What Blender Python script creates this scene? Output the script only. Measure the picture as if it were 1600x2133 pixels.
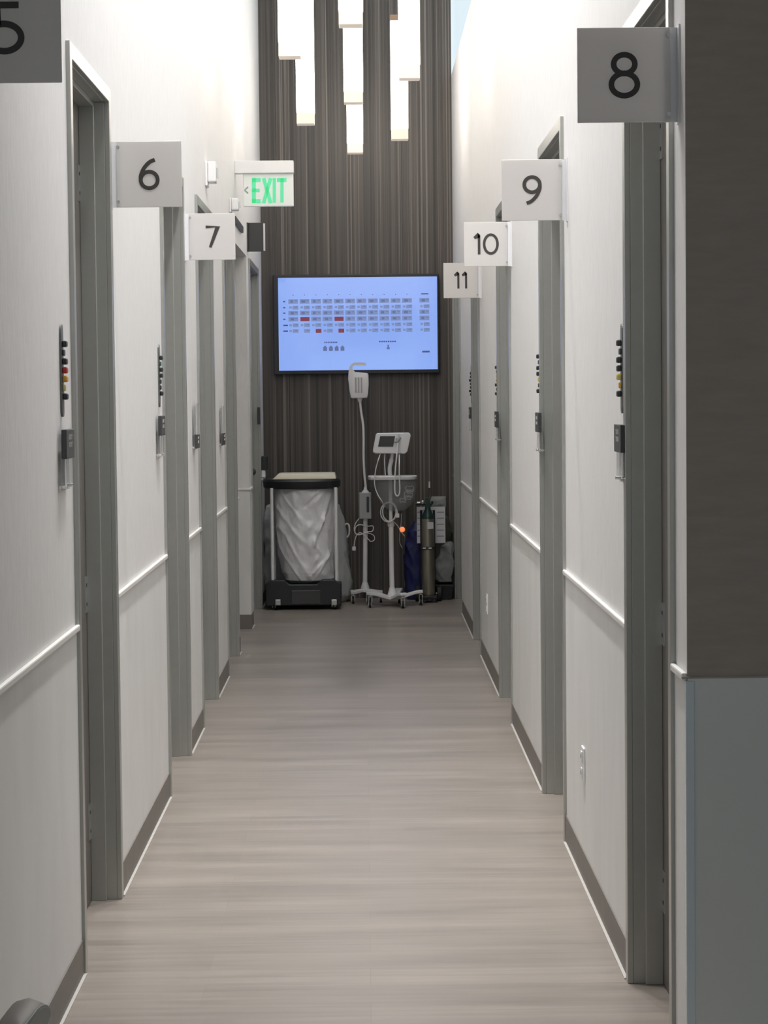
import bpy, bmesh, math, random
from mathutils import Vector, Matrix, noise
random.seed(7)
for o in list(bpy.data.objects): bpy.data.objects.remove(o)
SC = bpy.context.scene
COL = SC.collection

# ------------------------------------------------------------------ camera
IW, IH, FPX, EYE = 1600.0, 2133.0, 4600.0, 1.6
YAW, PITCH, ROLL = 0.00827, -0.05198, 0.01025
def cam_axes():
    cy, sy, cp, sp = math.cos(YAW), math.sin(YAW), math.cos(PITCH), math.sin(PITCH)
    f = Vector((sy*cp, cy*cp, sp)); r = Vector((cy, -sy, 0)); d = f.cross(r)
    cr, sr = math.cos(ROLL), math.sin(ROLL)
    return cr*r+sr*d, -sr*r+cr*d, f
CR, CD, CF = cam_axes()
cam = bpy.data.cameras.new('camera'); cam_o = bpy.data.objects.new('camera', cam); COL.objects.link(cam_o)
cam.sensor_fit = 'HORIZONTAL'; cam.sensor_width = 36.0; cam.lens = 36.0*FPX/IW
cam.clip_start = 0.05; cam.clip_end = 200
cam_o.matrix_world = Matrix(((CR.x, -CD.x, -CF.x, 0), (CR.y, -CD.y, -CF.y, 0), (CR.z, -CD.z, -CF.z, EYE), (0, 0, 0, 1)))
SC.camera = cam_o
def ray(px, py): return CR*((px-IW/2)/FPX) + CD*((py-IH/2)/FPX) + CF
def at(px, py, y):                     # point of the photo at distance y down the corridor
    v = ray(px, py); k = y/v.y; return Vector((v.x*k, y, EYE+v.z*k))
def on_wall(px, py, x):                # point of the photo on a side wall plane
    v = ray(px, py); k = x/v.x; return Vector((x, v.y*k, EYE+v.z*k))

# ------------------------------------------------------------------ world, exposure
SC.view_settings.view_transform = 'Standard'; SC.view_settings.look = 'None'
SC.view_settings.exposure = 0.0; SC.view_settings.gamma = 1.0
try: SC.view_settings.use_curve_mapping = False
except Exception: pass
W = bpy.data.worlds.new('sky'); SC.world = W; W.use_nodes = True
bg = W.node_tree.nodes['Background']
SKY = (0.80, 0.93, 1.0); SKY_STRENGTH = 1.0
PENDANT_STRENGTH = 9.0; PENDANT_COLOR = (1.0, 0.91, 0.80)
FILL_LIGHT_W = 60.0; FILL_LIGHTS = ((-.02, 6.3), (-.02, 7.8), (-.02, 9.3), (-.02, 15.6))   # unseen fill lamps added at the ceiling to brighten the lower corridor
bg.inputs[0].default_value = (*SKY, 1); bg.inputs[1].default_value = SKY_STRENGTH
def portal(name, loc, rot, sx, sy):
    l = bpy.data.lights.new(name, 'AREA'); l.shape = 'RECTANGLE'; l.size = sx; l.size_y = sy
    l.cycles.is_portal = True
    o = bpy.data.objects.new(name, l); COL.objects.link(o); o.location = loc; o.rotation_euler = rot
XL, XR, YE = -0.806, 0.711, 17.56      # corridor walls and the far wall
Z_RAIL, DOOR_H, CEIL, CLER, CTOP = 0.971, 2.582, 6.6, 4.13, 6.45
Y_LOW = 5.0                            # the low lobby ceiling ends here
portal('clerestory_daylight', (XR+.028, (Y_LOW+YE)/2, (CLER+CTOP)/2), (0, math.radians(90), 0), CTOP-CLER, YE-Y_LOW)
Y_BACK = -1.6                          # lobby wall behind the viewpoint; its window is added to light the foreground
portal('lobby_fill_daylight', (0.2, Y_BACK+.02, 1.3), (math.radians(90), 0, 0), 4.8, 2.3)

# ------------------------------------------------------------------ materials
def node(nt, t, **kw):
    n = nt.nodes.new(t)
    for k, v in kw.items(): setattr(n, k, v)
    return n
def mat(name, col, rough=.5, metal=0, spec=.5, emit=None, es=0, alpha=None, var=0, scale=20, stretch=(1, 1, 1), bump=0, coat=0, trans=0):
    m = bpy.data.materials.new(name); m.use_nodes = True; nt = m.node_tree
    b = nt.nodes['Principled BSDF']
    b.inputs['Base Color'].default_value = (*col, 1); b.inputs['Roughness'].default_value = rough
    b.inputs['Metallic'].default_value = metal; b.inputs['Specular IOR Level'].default_value = spec
    b.inputs['Coat Weight'].default_value = coat; b.inputs['Coat Roughness'].default_value = .05
    b.inputs['Transmission Weight'].default_value = trans
    if alpha is not None: b.inputs['Alpha'].default_value = alpha
    if emit: b.inputs['Emission Color'].default_value = (*emit, 1); b.inputs['Emission Strength'].default_value = es
    if var or bump:
        g = node(nt, 'ShaderNodeNewGeometry'); mp = node(nt, 'ShaderNodeMapping'); mp.inputs['Scale'].default_value = stretch
        nt.links.new(g.outputs['Position'], mp.inputs['Vector'])
        n = node(nt, 'ShaderNodeTexNoise'); n.inputs['Scale'].default_value = scale; n.inputs['Detail'].default_value = 5
        nt.links.new(mp.outputs['Vector'], n.inputs['Vector'])
        if var:
            r = node(nt, 'ShaderNodeValToRGB')
            r.color_ramp.elements[0].position = .3; r.color_ramp.elements[1].position = .7
            r.color_ramp.elements[0].color = (*[c*(1-var) for c in col], 1)
            r.color_ramp.elements[1].color = (*[min(1, c*(1+var)) for c in col], 1)
            nt.links.new(n.outputs['Fac'], r.inputs['Fac']); nt.links.new(r.outputs['Color'], b.inputs['Base Color'])
        if bump:
            bp = node(nt, 'ShaderNodeBump'); bp.inputs['Strength'].default_value = bump; bp.inputs['Distance'].default_value = .004
            nt.links.new(n.outputs['Fac'], bp.inputs['Height']); nt.links.new(bp.outputs['Normal'], b.inputs['Normal'])
    return m
M = {}
M['wall'] = mat('textured white wallcovering', (.80, .79, .785), .75, spec=.3, var=.03, scale=60, stretch=(1, 1, .25), bump=.25)
M['wainscot'] = mat('smooth pale wainscot panel', (.83, .83, .82), .5, spec=.4, var=.04, scale=5, stretch=(1, 1, .35))
M['taupe'] = mat('taupe lobby wallcovering', (.46, .40, .355), .7, spec=.3, var=.06, scale=40, stretch=(.3, .3, 1.5), bump=.2)
M['lobby_wainscot'] = mat('cool grey lobby wainscot', (.82, .825, .80), .32, spec=.5, var=.02, scale=4)
M['rail'] = mat('white chair rail', (.84, .83, .80), .4)
M['ceiling'] = mat('white ceiling paint', (.84, .83, .81), .8)
M['base'] = mat('taupe rubber baseboard', (.205, .185, .165), .5, var=.05, scale=15)
M['caulk'] = mat('pale caulk line', (.55, .53, .50), .6)
M['frame'] = mat('grey painted steel frame', (.42, .425, .40), .28, metal=.45, spec=.8, var=.02, scale=30)
M['leaf'] = mat('dark grey brown door leaf', (.19, .175, .16), .5, var=.12, scale=25, stretch=(1, 1, .08))
M['steel'] = mat('brushed steel', (.55, .55, .54), .35, metal=.9)
M['chrome'] = mat('chrome', (.75, .75, .75), .15, metal=1)
M['rubber'] = mat('black rubber', (.02, .02, .02), .6)
M['black'] = mat('black plastic', (.022, .024, .027), .42)
M['dark'] = mat('charcoal plastic', (.055, .056, .058), .45)
M['white'] = mat('white enamel', (.86, .86, .87), .35)
M['offwhite'] = mat('off white plastic', (.82, .82, .84), .4)
M['grey'] = mat('grey plastic', (.44, .45, .47), .45)
M['numeral'] = mat('dark grey numeral film', (.05, .045, .042), .5)
M['numeral_pale'] = mat('white lettering', (.7, .7, .7), .5)
M['green'] = mat('dark green paint', (.012, .045, .038), .35)
M['cylinder'] = mat('brushed aluminium cylinder', (.42, .41, .34), .32, metal=.75)
M['navy'] = mat('navy nylon', (.018, .022, .11), .55, var=.2, scale=18)
M['olive'] = mat('dark olive plastic', (.07, .07, .055), .4)
M['paper'] = mat('white card', (.72, .72, .75), .7)
M['ink'] = mat('grey print', (.25, .25, .27), .7)
M['cream'] = mat('cream lid', (.78, .73, .58), .45)
M['bag'] = mat('white plastic bag', (.88, .885, .91), .28, spec=.7, var=.05, scale=7)
M['greybag'] = mat('grey plastic bag', (.50, .51, .51), .35, spec=.5, var=.08, scale=6)
M['red'] = mat('red plastic', (.45, .03, .02), .4); M['amber'] = mat('amber plastic', (.62, .33, .03), .4)
M['yellow'] = mat('yellow plastic', (.62, .52, .14), .4); M['greenflag'] = mat('green plastic', (.03, .12, .08), .4)
M['chair'] = mat('taupe moulded plastic', (.60, .53, .485), .42, var=.03)
M['chair_edge'] = mat('grey green chair edge', (.52, .53, .48), .35)
M['glow_orange'] = mat('orange sensor light', (.9, .25, .1), .4, emit=(1, .27, .10), es=.85)
M['pendant'] = mat('glowing acrylic', (.9, .88, .84), .4, emit=PENDANT_COLOR, es=PENDANT_STRENGTH)
M['endcap'] = mat('frosted pendant end', (.78, .70, .60), .4, emit=(1, .86, .72), es=.30)
M['fill_lens'] = mat('lit downlight lens', (.9, .9, .9), .3, emit=(1, .965, .93), es=5)  # glowing lens of the added fill lamps
M['railgrey'] = mat('dark grey anodised rail', (.17, .175, .17), .4, metal=.3)
M['bronze'] = mat('brown pendant cap', (.30, .20, .13), .4)
M['exit_face'] = mat('exit sign face', (.78, .80, .78), .3, emit=(.9, 1, .93), es=.10)
M['exit_green'] = mat('lit green lettering', (.08, .45, .25), .4, emit=(.10, .68, .31), es=.6)
M['exit_grey'] = mat('grey chevron', (.30, .36, .33), .5)
M['screen'] = mat('lit blue screen', (.01, .01, .015), .08, emit=(.285, .45, 1.0), es=.90, coat=1)
M['screen_cell'] = mat('lit grey screen cells', (.01, .01, .01), .3, emit=(.19, .26, .50), es=.95)
M['screen_cell_dark'] = mat('lit dark grey screen cells', (.01, .01, .01), .3, emit=(.11, .155, .34), es=.95)
M['screen_red'] = mat('lit red screen cells', (.01, .01, .01), .3, emit=(.19, .035, .06), es=1)
M['screen_text'] = mat('dark blue screen text', (.01, .01, .01), .3, emit=(.06, .08, .25), es=.9)
M['mirror_strip'] = mat('blue grey corner guard', (.74, .82, .86), .25, spec=.6)
def see_through(name, col, opacity, rough=.1):     # clear sheet: mostly lets light pass, with a sheen
    m = bpy.data.materials.new(name); m.use_nodes = True; nt = m.node_tree
    b = nt.nodes['Principled BSDF']; out = nt.nodes['Material Output']
    b.inputs['Base Color'].default_value = (*col, 1); b.inputs['Roughness'].default_value = rough
    t = node(nt, 'ShaderNodeBsdfTransparent'); mx = node(nt, 'ShaderNodeMixShader'); mx.inputs[0].default_value = opacity
    nt.links.new(t.outputs[0], mx.inputs[1]); nt.links.new(b.outputs[0], mx.inputs[2]); nt.links.new(mx.outputs[0], out.inputs[0])
    return m
M['clear'] = see_through('clear acrylic', (.55, .58, .57), .30)
M['clearbag'] = see_through('clear crumpled plastic', (.55, .57, .58), .45, .2)
M['wire'] = see_through('clear basket', (.46, .48, .49), .34, .25)
M['pane'] = see_through('window glass', (.8, .9, .95), .04, .02)
def frosted():
    m = bpy.data.materials.new('frosted acrylic sign'); m.use_nodes = True; nt = m.node_tree
    b = nt.nodes['Principled BSDF']; out = nt.nodes['Material Output']
    b.inputs['Base Color'].default_value = (.82, .80, .785, 1); b.inputs['Roughness'].default_value = .35
    t = node(nt, 'ShaderNodeBsdfTranslucent'); t.inputs[0].default_value = (.82, .79, .77, 1)
    mx = node(nt, 'ShaderNodeMixShader'); mx.inputs[0].default_value = .28
    nt.links.new(b.outputs[0], mx.inputs[1]); nt.links.new(t.outputs[0], mx.inputs[2]); nt.links.new(mx.outputs[0], out.inputs[0])
    return m
M['frosted'] = frosted()
def floor_mat():
    m = bpy.data.materials.new('vinyl plank floor'); m.use_nodes = True; nt = m.node_tree; L = nt.links.new
    b = nt.nodes['Principled BSDF']; b.inputs['Roughness'].default_value = .34; b.inputs['Specular IOR Level'].default_value = .5
    g = node(nt, 'ShaderNodeNewGeometry')
    br = node(nt, 'ShaderNodeTexBrick'); br.inputs['Scale'].default_value = 1; br.offset = .37
    br.inputs['Brick Width'].default_value = 1.22; br.inputs['Row Height'].default_value = .18
    br.inputs['Mortar Size'].default_value = .0012; br.inputs['Bias'].default_value = 0
    br.inputs['Color1'].default_value = (.28, .246, .217, 1); br.inputs['Color2'].default_value = (.315, .278, .246, 1)
    br.inputs['Mortar'].default_value = (.27, .236, .207, 1)
    L(g.outputs['Position'], br.inputs['Vector'])
    mp = node(nt, 'ShaderNodeMapping'); mp.inputs['Scale'].default_value = (.7, 15, 1); L(g.outputs['Position'], mp.inputs['Vector'])
    n = node(nt, 'ShaderNodeTexNoise'); n.inputs['Scale'].default_value = 2.4; n.inputs['Detail'].default_value = 7; n.inputs['Roughness'].default_value = .65
    L(mp.outputs['Vector'], n.inputs['Vector'])
    r = node(nt, 'ShaderNodeMapRange'); r.inputs['From Min'].default_value = .28; r.inputs['From Max'].default_value = .72
    r.inputs['To Min'].default_value = .83; r.inputs['To Max'].default_value = 1.17; L(n.outputs['Fac'], r.inputs['Value'])
    mp2 = node(nt, 'ShaderNodeMapping'); mp2.inputs['Scale'].default_value = (.5, 3.2, 1); L(g.outputs['Position'], mp2.inputs['Vector'])
    n2 = node(nt, 'ShaderNodeTexNoise'); n2.inputs['Scale'].default_value = 2.0; n2.inputs['Detail'].default_value = 3; L(mp2.outputs['Vector'], n2.inputs['Vector'])
    rr = node(nt, 'ShaderNodeMapRange'); rr.inputs['From Min'].default_value = .3; rr.inputs['From Max'].default_value = .7; rr.inputs['To Min'].default_value = .86; rr.inputs['To Max'].default_value = 1.12; L(n2.outputs['Fac'], rr.inputs['Value'])
    ml = node(nt, 'ShaderNodeMath', operation='MULTIPLY'); L(r.outputs['Result'], ml.inputs[0]); L(rr.outputs['Result'], ml.inputs[1])
    mx = node(nt, 'ShaderNodeMix', data_type='RGBA', blend_type='MULTIPLY'); mx.inputs['Factor'].default_value = 1
    L(br.outputs['Color'], mx.inputs['A']); L(ml.outputs[0], mx.inputs['B']); L(mx.outputs['Result'], b.inputs['Base Color'])
    r2 = node(nt, 'ShaderNodeMapRange'); r2.inputs['To Min'].default_value = .30; r2.inputs['To Max'].default_value = .42
    L(n.outputs['Fac'], r2.inputs['Value']); L(r2.outputs['Result'], b.inputs['Roughness'])
    return m
M['floor'] = floor_mat()
def slat_mat():
    m = bpy.data.materials.new('brown ribbed wood wall'); m.use_nodes = True; nt = m.node_tree; L = nt.links.new
    b = nt.nodes['Principled BSDF']; b.inputs['Roughness'].default_value = .42
    g = node(nt, 'ShaderNodeNewGeometry'); mp = node(nt, 'ShaderNodeMapping'); mp.inputs['Scale'].default_value = (46, 1, .2)
    L(g.outputs['Position'], mp.inputs['Vector'])
    n = node(nt, 'ShaderNodeTexNoise'); n.inputs['Scale'].default_value = 1.0; n.inputs['Detail'].default_value = 4
    L(mp.outputs['Vector'], n.inputs['Vector'])
    r = node(nt, 'ShaderNodeValToRGB'); e = r.color_ramp.elements
    e[0].position = .3; e[0].color = (.036, .031, .028, 1); e[1].position = .72; e[1].color = (.125, .108, .096, 1)
    L(n.outputs['Fac'], r.inputs['Fac'])
    mp2 = node(nt, 'ShaderNodeMapping'); mp2.inputs['Scale'].default_value = (75, 1, .08); L(g.outputs['Position'], mp2.inputs['Vector'])
    n2 = node(nt, 'ShaderNodeTexNoise'); n2.inputs['Scale'].default_value = 1.0; n2.inputs['Detail'].default_value = 2; L(mp2.outputs['Vector'], n2.inputs['Vector'])
    k = node(nt, 'ShaderNodeMapRange'); k.inputs['From Min'].default_value = .58; k.inputs['From Max'].default_value = .66; L(n2.outputs['Fac'], k.inputs['Value'])
    mx = node(nt, 'ShaderNodeMix', data_type='RGBA'); mx.inputs['B'].default_value = (.20, .174, .155, 1)
    L(k.outputs['Result'], mx.inputs['Factor']); L(r.outputs['Color'], mx.inputs['A']); L(mx.outputs['Result'], b.inputs['Base Color'])
    return m
M['slat'] = slat_mat()

# ------------------------------------------------------------------ mesh helpers
class MB:
    def __init__(self): self.bm = bmesh.new()
    def box(self, x0, x1, y0, y1, z0, z1, rot=None, c=None):
        vs = [self.bm.verts.new((x, y, z)) for z in (z0, z1) for y in (y0, y1) for x in (x0, x1)]
        for f in ((0, 2, 3, 1), (4, 5, 7, 6), (0, 1, 5, 4), (2, 6, 7, 3), (0, 4, 6, 2), (1, 3, 7, 5)):
            self.bm.faces.new([vs[i] for i in f])
        if rot is not None:
            c = c or Vector(((x0+x1)/2, (y0+y1)/2, (z0+z1)/2))
            for v in vs: v.co = c + rot @ (v.co-c)
        return self
    def rings(self, rs, cap=True, closed=False):
        R = [[self.bm.verts.new(p) for p in r] for r in rs]; n = len(R[0])
        for a, b in zip(R, R[1:] + ([R[0]] if closed else [])):
            for i in range(n): self.bm.faces.new((a[i], a[(i+1) % n], b[(i+1) % n], b[i]))
        if cap and not closed:
            self.bm.faces.new(R[0][::-1]); self.bm.faces.new(R[-1])
        return self
    def tube(self, pts, r, seg=10, closed=False):
        pts = [Vector(p) for p in pts]; n = len(pts); rs = []; up = None
        for i, p in enumerate(pts):
            a = pts[(i-1) % n] if (i or closed) else p; b = pts[(i+1) % n] if (i < n-1 or closed) else p
            t = (b-a).normalized()
            if up is None: up = t.orthogonal().normalized()
            up = (up - t*up.dot(t)).normalized(); s = t.cross(up)
            rad = r[i] if isinstance(r, (list, tuple)) else r
            rs.append([p + (up*math.cos(k*2*math.pi/seg) + s*math.sin(k*2*math.pi/seg))*rad for k in range(seg)])
        return self.rings(rs, closed=closed)
    def strip(self, pts, w, t):                # swept flat bar: width w (sideways), thickness t (vertical)
        pts = [Vector(p) for p in pts]; rs = []
        for i, p in enumerate(pts):
            d = (pts[min(i+1, len(pts)-1)] - pts[max(i-1, 0)]).normalized(); s = Vector((-d.y, d.x, 0)).normalized(); u = s.cross(d)*-1
            ww = w[i] if isinstance(w, (list, tuple)) else w
            rs.append([p + s*ww/2 + u*t/2, p - s*ww/2 + u*t/2, p - s*ww/2 - u*t/2, p + s*ww/2 - u*t/2])
        return self.rings(rs)
    def cyl(self, p0, p1, r0, r1=None, seg=20): return self.tube([p0, p1], [r0, r0 if r1 is None else r1], seg)
    def lathe(self, prof, c, seg=24):
        return self.rings([[Vector((c[0]+r*math.cos(k*2*math.pi/seg), c[1]+r*math.sin(k*2*math.pi/seg), c[2]+z)) for k in range(seg)] for r, z in prof])
    def ball(self, c, r, sz=(1, 1, 1), u=16, v=10):
        return self.rings([[Vector((c[0]+r*sz[0]*math.sin(math.pi*j/v)*math.cos(2*math.pi*k/u), c[1]+r*sz[1]*math.sin(math.pi*j/v)*math.sin(2*math.pi*k/u),
                 c[2]-r*sz[2]*math.cos(math.pi*j/v))) for k in range(u)] for j in [.12]+list(range(1, v))+[v-.12]])
    def prism(self, poly, ex):                 # polygon of 3D points pushed along vector ex
        ex = Vector(ex); return self.rings([[Vector(p) for p in poly], [Vector(p)+ex for p in poly]])
    def ribbon(self, pts, w, place, t=.0012, closed=False):   # flat stroke in 2D; place(u, v, depth) -> 3D
        pts = [Vector((p[0], p[1])) for p in pts]; n = len(pts); rs = []
        for i in range(n):
            if closed: a, b = pts[i-1], pts[(i+1) % n]
            else: a, b = pts[max(i-1, 0)], pts[min(i+1, n-1)]
            d1 = (pts[i]-a); d2 = (b-pts[i]); d = (b-a).normalized(); k = 1
            if d1.length > 1e-6 and d2.length > 1e-6:
                k = 1/max(.5, math.cos(d1.angle(d2)/2))
            q = Vector((-d.y, d.x))*w/2*k
            l, r = pts[i]+q, pts[i]-q
            rs.append([place(l.x, l.y, 0), place(r.x, r.y, 0), place(r.x, r.y, t), place(l.x, l.y, t)])
        return self.rings(rs, closed=closed)
    def build(self, name, material, parent=None, bevel=0, smooth=False, seg=2, sub=0):
        bm = self.bm; bmesh.ops.recalc_face_normals(bm, faces=bm.faces)
        if bevel:
            es = [e for e in bm.edges if len(e.link_faces) == 2 and e.calc_face_angle(0) > .6]
            bmesh.ops.bevel(bm, geom=es, offset=bevel, segments=seg, profile=.5, affect='EDGES', clamp_overlap=True)
        if parent is None:
            co = [v.co for v in bm.verts]
            org = Vector(((min(c.x for c in co)+max(c.x for c in co))/2, (min(c.y for c in co)+max(c.y for c in co))/2, min(c.z for c in co)))
        else: org = world_origin(parent)
        for v in bm.verts: v.co -= org
        me = bpy.data.meshes.new(name); bm.to_mesh(me); bm.free()
        me.materials.append(M[material])
        if smooth:
            for p in me.polygons: p.use_smooth = True
            try: me.set_sharp_from_angle(angle=math.radians(38))
            except Exception: pass
        o = bpy.data.objects.new(name, me); COL.objects.link(o)
        if parent is None: o.location = org
        else: o.parent = parent
        if sub:
            s = o.modifiers.new('smooth', 'SUBSURF'); s.levels = sub; s.render_levels = sub
        return o
def world_origin(o):
    v = Vector((0, 0, 0))
    while o: v += o.location; o = o.parent
    return v
def thing(name, loc, label, cat, group=None):
    o = bpy.data.objects.new(name, None); COL.objects.link(o); o.location = loc; o.empty_display_size = .1
    return tag(o, label, cat, group)
def tag(o, label, cat, group=None):
    o['label'] = label; o['category'] = cat
    if group: o['group'] = group
    return o
def structure(o, label=None, cat=None):
    o['kind'] = 'structure'
    if label: o['label'] = label
    if cat: o['category'] = cat
    return o
def place_struct(name, loc, label, cat):
    o = bpy.data.objects.new(name, None); COL.objects.link(o); o.location = loc; o.empty_display_size = .1
    return structure(o, label, cat)
def arc(cx, cy, rx, ry, a0, a1, n=20): return [(cx+rx*math.cos(math.radians(a0+(a1-a0)*i/n)), cy+ry*math.sin(math.radians(a0+(a1-a0)*i/n))) for i in range(n+1)]
def smooth_path(pts, n=8):                     # Catmull-Rom
    P = [Vector(p) for p in pts]; out = []
    for i in range(len(P)-1):
        a, b, c, d = P[max(i-1, 0)], P[i], P[i+1], P[min(i+2, len(P)-1)]
        for k in range(n):
            t = k/n; out.append(.5*((2*b)+(c-a)*t+(2*a-5*b+4*c-d)*t*t+(3*b-a-3*c+d)*t**3))
    return out+[P[-1]]

# ------------------------------------------------------------------ room shell
T = .125                                       # wall thickness
L_DOORS = [(6.09, 7.06), (8.82, 9.90), (10.67, 11.76), (12.67, 13.72), (15.56, 16.86)]
R_DOORS = [(5.06, 5.97), (7.83, 8.85), (10.69, 11.69), (13.57, 14.49), (16.22, 17.50)]
OPEN = (13.90, 15.30)                          # side corridor opening in the left wall
L_START, R_START = 3.3, 4.88
def piers(y0, y1, holes):
    out = []; y = y0
    for a, b in holes: out.append((y, a)); y = b
    out.append((y, y1)); return [p for p in out if p[1]-p[0] > .01]
F = MB().box(XL, XR, Y_LOW-.2, YE, -.12, 0).box(-3.0, 3.0, Y_BACK, Y_LOW-.2, -.12, 0)
F.box(XL-1.9, XL, OPEN[0]-.02, OPEN[1]+.02, -.12, 0)
for ds, s, x in ((L_DOORS, -1, XL), (R_DOORS, 1, XR)):
    for a, b in ds: F.box(min(x, x+s*T), max(x, x+s*T), a, b, -.12, 0)
structure(F.build('floor', 'floor'), 'grey brown vinyl plank floor running down the corridor', 'floor')
structure(MB().box(XL-.2, XR+.4, Y_LOW, YE+.2, CEIL, CEIL+.15).build('ceiling', 'ceiling'), 'high white corridor ceiling', 'ceiling')
cl_ = bpy.data.objects['ceiling']
for x, y in FILL_LIGHTS:  # bodies and lights of the added fill lamps, out of view
    MB().lathe([(.14, -.006), (.145, 0), (.12, .001), (.118, -.006)], (x, y, CEIL), 32).build('fill_light_trim', 'steel', cl_, smooth=True)
    MB().cyl((x, y, CEIL-.004), (x, y, CEIL-.001), .117, seg=32).build('fill_light_lens', 'fill_lens', cl_)
    l = bpy.data.lights.new('fill_light', 'AREA'); l.shape = 'DISK'; l.size = .23; l.energy = FILL_LIGHT_W*(.3 if y > 12 else 1); l.color = (1, .98, .965); l.spread = math.radians(120)
    lo_ = bpy.data.objects.new('fill_light', l); COL.objects.link(lo_); lo_.location = (x, y, CEIL-.01)
lc = MB().box(-3.1, 3.1, Y_BACK-.1, Y_LOW, 2.82, 2.95).box(-3.1, 3.1, Y_LOW-.12, Y_LOW, 2.95, CEIL+.15)
structure(lc.build('ceiling_lobby', 'ceiling'), 'low lobby ceiling before the corridor', 'ceiling')
left_holes = L_DOORS[:4]+[OPEN]+L_DOORS[4:]
b = MB()
for a, c in piers(L_START, YE, left_holes): b.box(XL-T, XL, a, c, 0, DOOR_H)
b.box(XL-T, XL, L_START, Y_LOW, DOOR_H, 2.82).box(XL-T, XL, Y_LOW, YE, DOOR_H, CEIL)
wl = structure(b.build('wall_left', 'wall'), 'tall white corridor wall with doors on the left side', 'wall')
b = MB()
for a, c in piers(R_START+.006, YE, R_DOORS): b.box(XR, XR+T, a, c, 0, DOOR_H)
b.box(XR, XR+T, R_START+.006, Y_LOW, DOOR_H, 2.82).box(XR, XR+T, Y_LOW, YE, DOOR_H, CLER).box(XR, XR+T, Y_LOW, YE, CTOP, CEIL)
wr = structure(b.build('wall_right', 'wall'), 'tall white corridor wall with doors on the right side', 'wall')
for nm, x, s, ps in (('left', XL, 1, piers(L_START, YE, left_holes)), ('right', XR, -1, piers(R_START, YE, R_DOORS))):
    w, r, bb, k = MB(), MB(), MB(), MB()
    for a, c in ps:
        lo, hi = sorted((x, x+s*.003)); w.box(lo, hi, a, c, .10, Z_RAIL-.008)
        lo, hi = sorted((x, x+s*.013)); r.box(lo, hi, a-.002, c+.002, Z_RAIL-.008, Z_RAIL+.010)
        lo, hi = sorted((x, x+s*.007)); bb.box(lo, hi, a, c, 0.0, .10)
        lo, hi = sorted((x+s*.007, x+s*.016)); k.box(lo, hi, a, c, 0, .004)
    par = wl if nm == 'left' else wr
    w.build('wainscot', 'wainscot', par)
    structure(r.build('trim_1' if nm == 'left' else 'trim_2', 'rail', bevel=.004), 'thin white chair rail along the %s corridor wall' % nm, 'chair rail')
    bo = structure(bb.build('baseboard_'+nm, 'base'), 'taupe rubber baseboard along the %s corridor wall' % nm, 'baseboard')
    k.build('caulk_line', 'caulk', bo)
# side corridor behind the opening
b = MB().box(XL-1.9, XL-T, OPEN[1], OPEN[1]+.10, 0, 2.7).box(XL-1.9, XL-T, OPEN[0]-.1, OPEN[0], 0, 2.7).box(XL-2.0, XL-1.9, OPEN[0]-.1, OPEN[1]+.1, 0, 2.7)
b.box(XL-1.9, XL-T, OPEN[0], OPEN[1], DOOR_H+.0, DOOR_H+.1)
ws = structure(b.build('wall_side', 'wall'), 'white wall of the side corridor past the exit sign', 'wall')
MB().box(XL-1.9, XL, OPEN[1]-.004, OPEN[1], .10, Z_RAIL-.008).build('wainscot', 'wainscot', ws)
structure(MB().box(XL-1.9, XL+.012, OPEN[1]-.013, OPEN[1], Z_RAIL-.008, Z_RAIL+.010).build('trim_3', 'rail', bevel=.004), 'white chair rail on the side corridor wall', 'chair rail')
structure(MB().box(XL-1.9, XL+.007, OPEN[1]-.007, OPEN[1], 0, .10).build('baseboard_side', 'base'), 'taupe baseboard of the side corridor wall', 'baseboard')
# lobby (where the camera stands)
b = MB().box(XR, 3.1, R_START, R_START+.006, Z_RAIL-.0, 2.82).box(XR+T, 3.1, R_START+.006, R_START+.12, 0, 2.82)
b.box(XL-.006, XL, L_START-.006, L_START, 0, 2.82).box(-3.1, XL-T, L_START, L_START+.12, 0, 2.82)
b.box(-3.1, -3.0, Y_BACK-.1, L_START, 0, 2.82).box(3.0, 3.1, Y_BACK-.1, R_START, 0, 2.82)
WX0, WX1, WZ0, WZ1 = -2.2, 2.6, .15, 2.45  # opening of the added fill window
b.box(-3.1, 3.1, Y_BACK-.1, Y_BACK, 0, WZ0).box(-3.1, 3.1, Y_BACK-.1, Y_BACK, WZ1, 2.82).box(-3.1, WX0, Y_BACK-.1, Y_BACK, WZ0, WZ1).box(WX1, 3.1, Y_BACK-.1, Y_BACK, WZ0, WZ1)
lw = structure(b.build('wall_lobby', 'taupe'), 'dim taupe wall facing the lobby beside door 8', 'wall')
MB().box(XR, 3.0, R_START-.003, R_START+.006, .10, Z_RAIL).build('wainscot', 'lobby_wainscot', lw)
MB().box(XR-.004, XR+.016, R_START-.006, R_START+.016, 0.0, Z_RAIL-.008).build('corner_guard', 'mirror_strip', lw, bevel=.002)
structure(MB().box(XR-.013, 3.0, R_START-.005, R_START, Z_RAIL-.003, Z_RAIL+.002).build('trim_4', 'taupe', bevel=.002), 'thin taupe rail on the lobby wall', 'chair rail')
structure(MB().box(XR+.016, 3.0, R_START-.007, R_START+.006, 0, .10).build('baseboard_lobby', 'base'), 'taupe baseboard of the lobby wall', 'baseboard')
lwin = place_struct('window_fill', (.2, Y_BACK-.05, WZ0), 'added unseen lobby window lighting the foreground', 'window')
MB().box(WX0, WX1, Y_BACK-.06, Y_BACK-.05, WZ0, WZ1).build('window_pane', 'pane', lwin)
b = MB()
for k in range(4): x = WX0+k*(WX1-WX0-.05)/3; b.box(x, x+.05, Y_BACK-.09, Y_BACK-.02, WZ0, WZ1)
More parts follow.
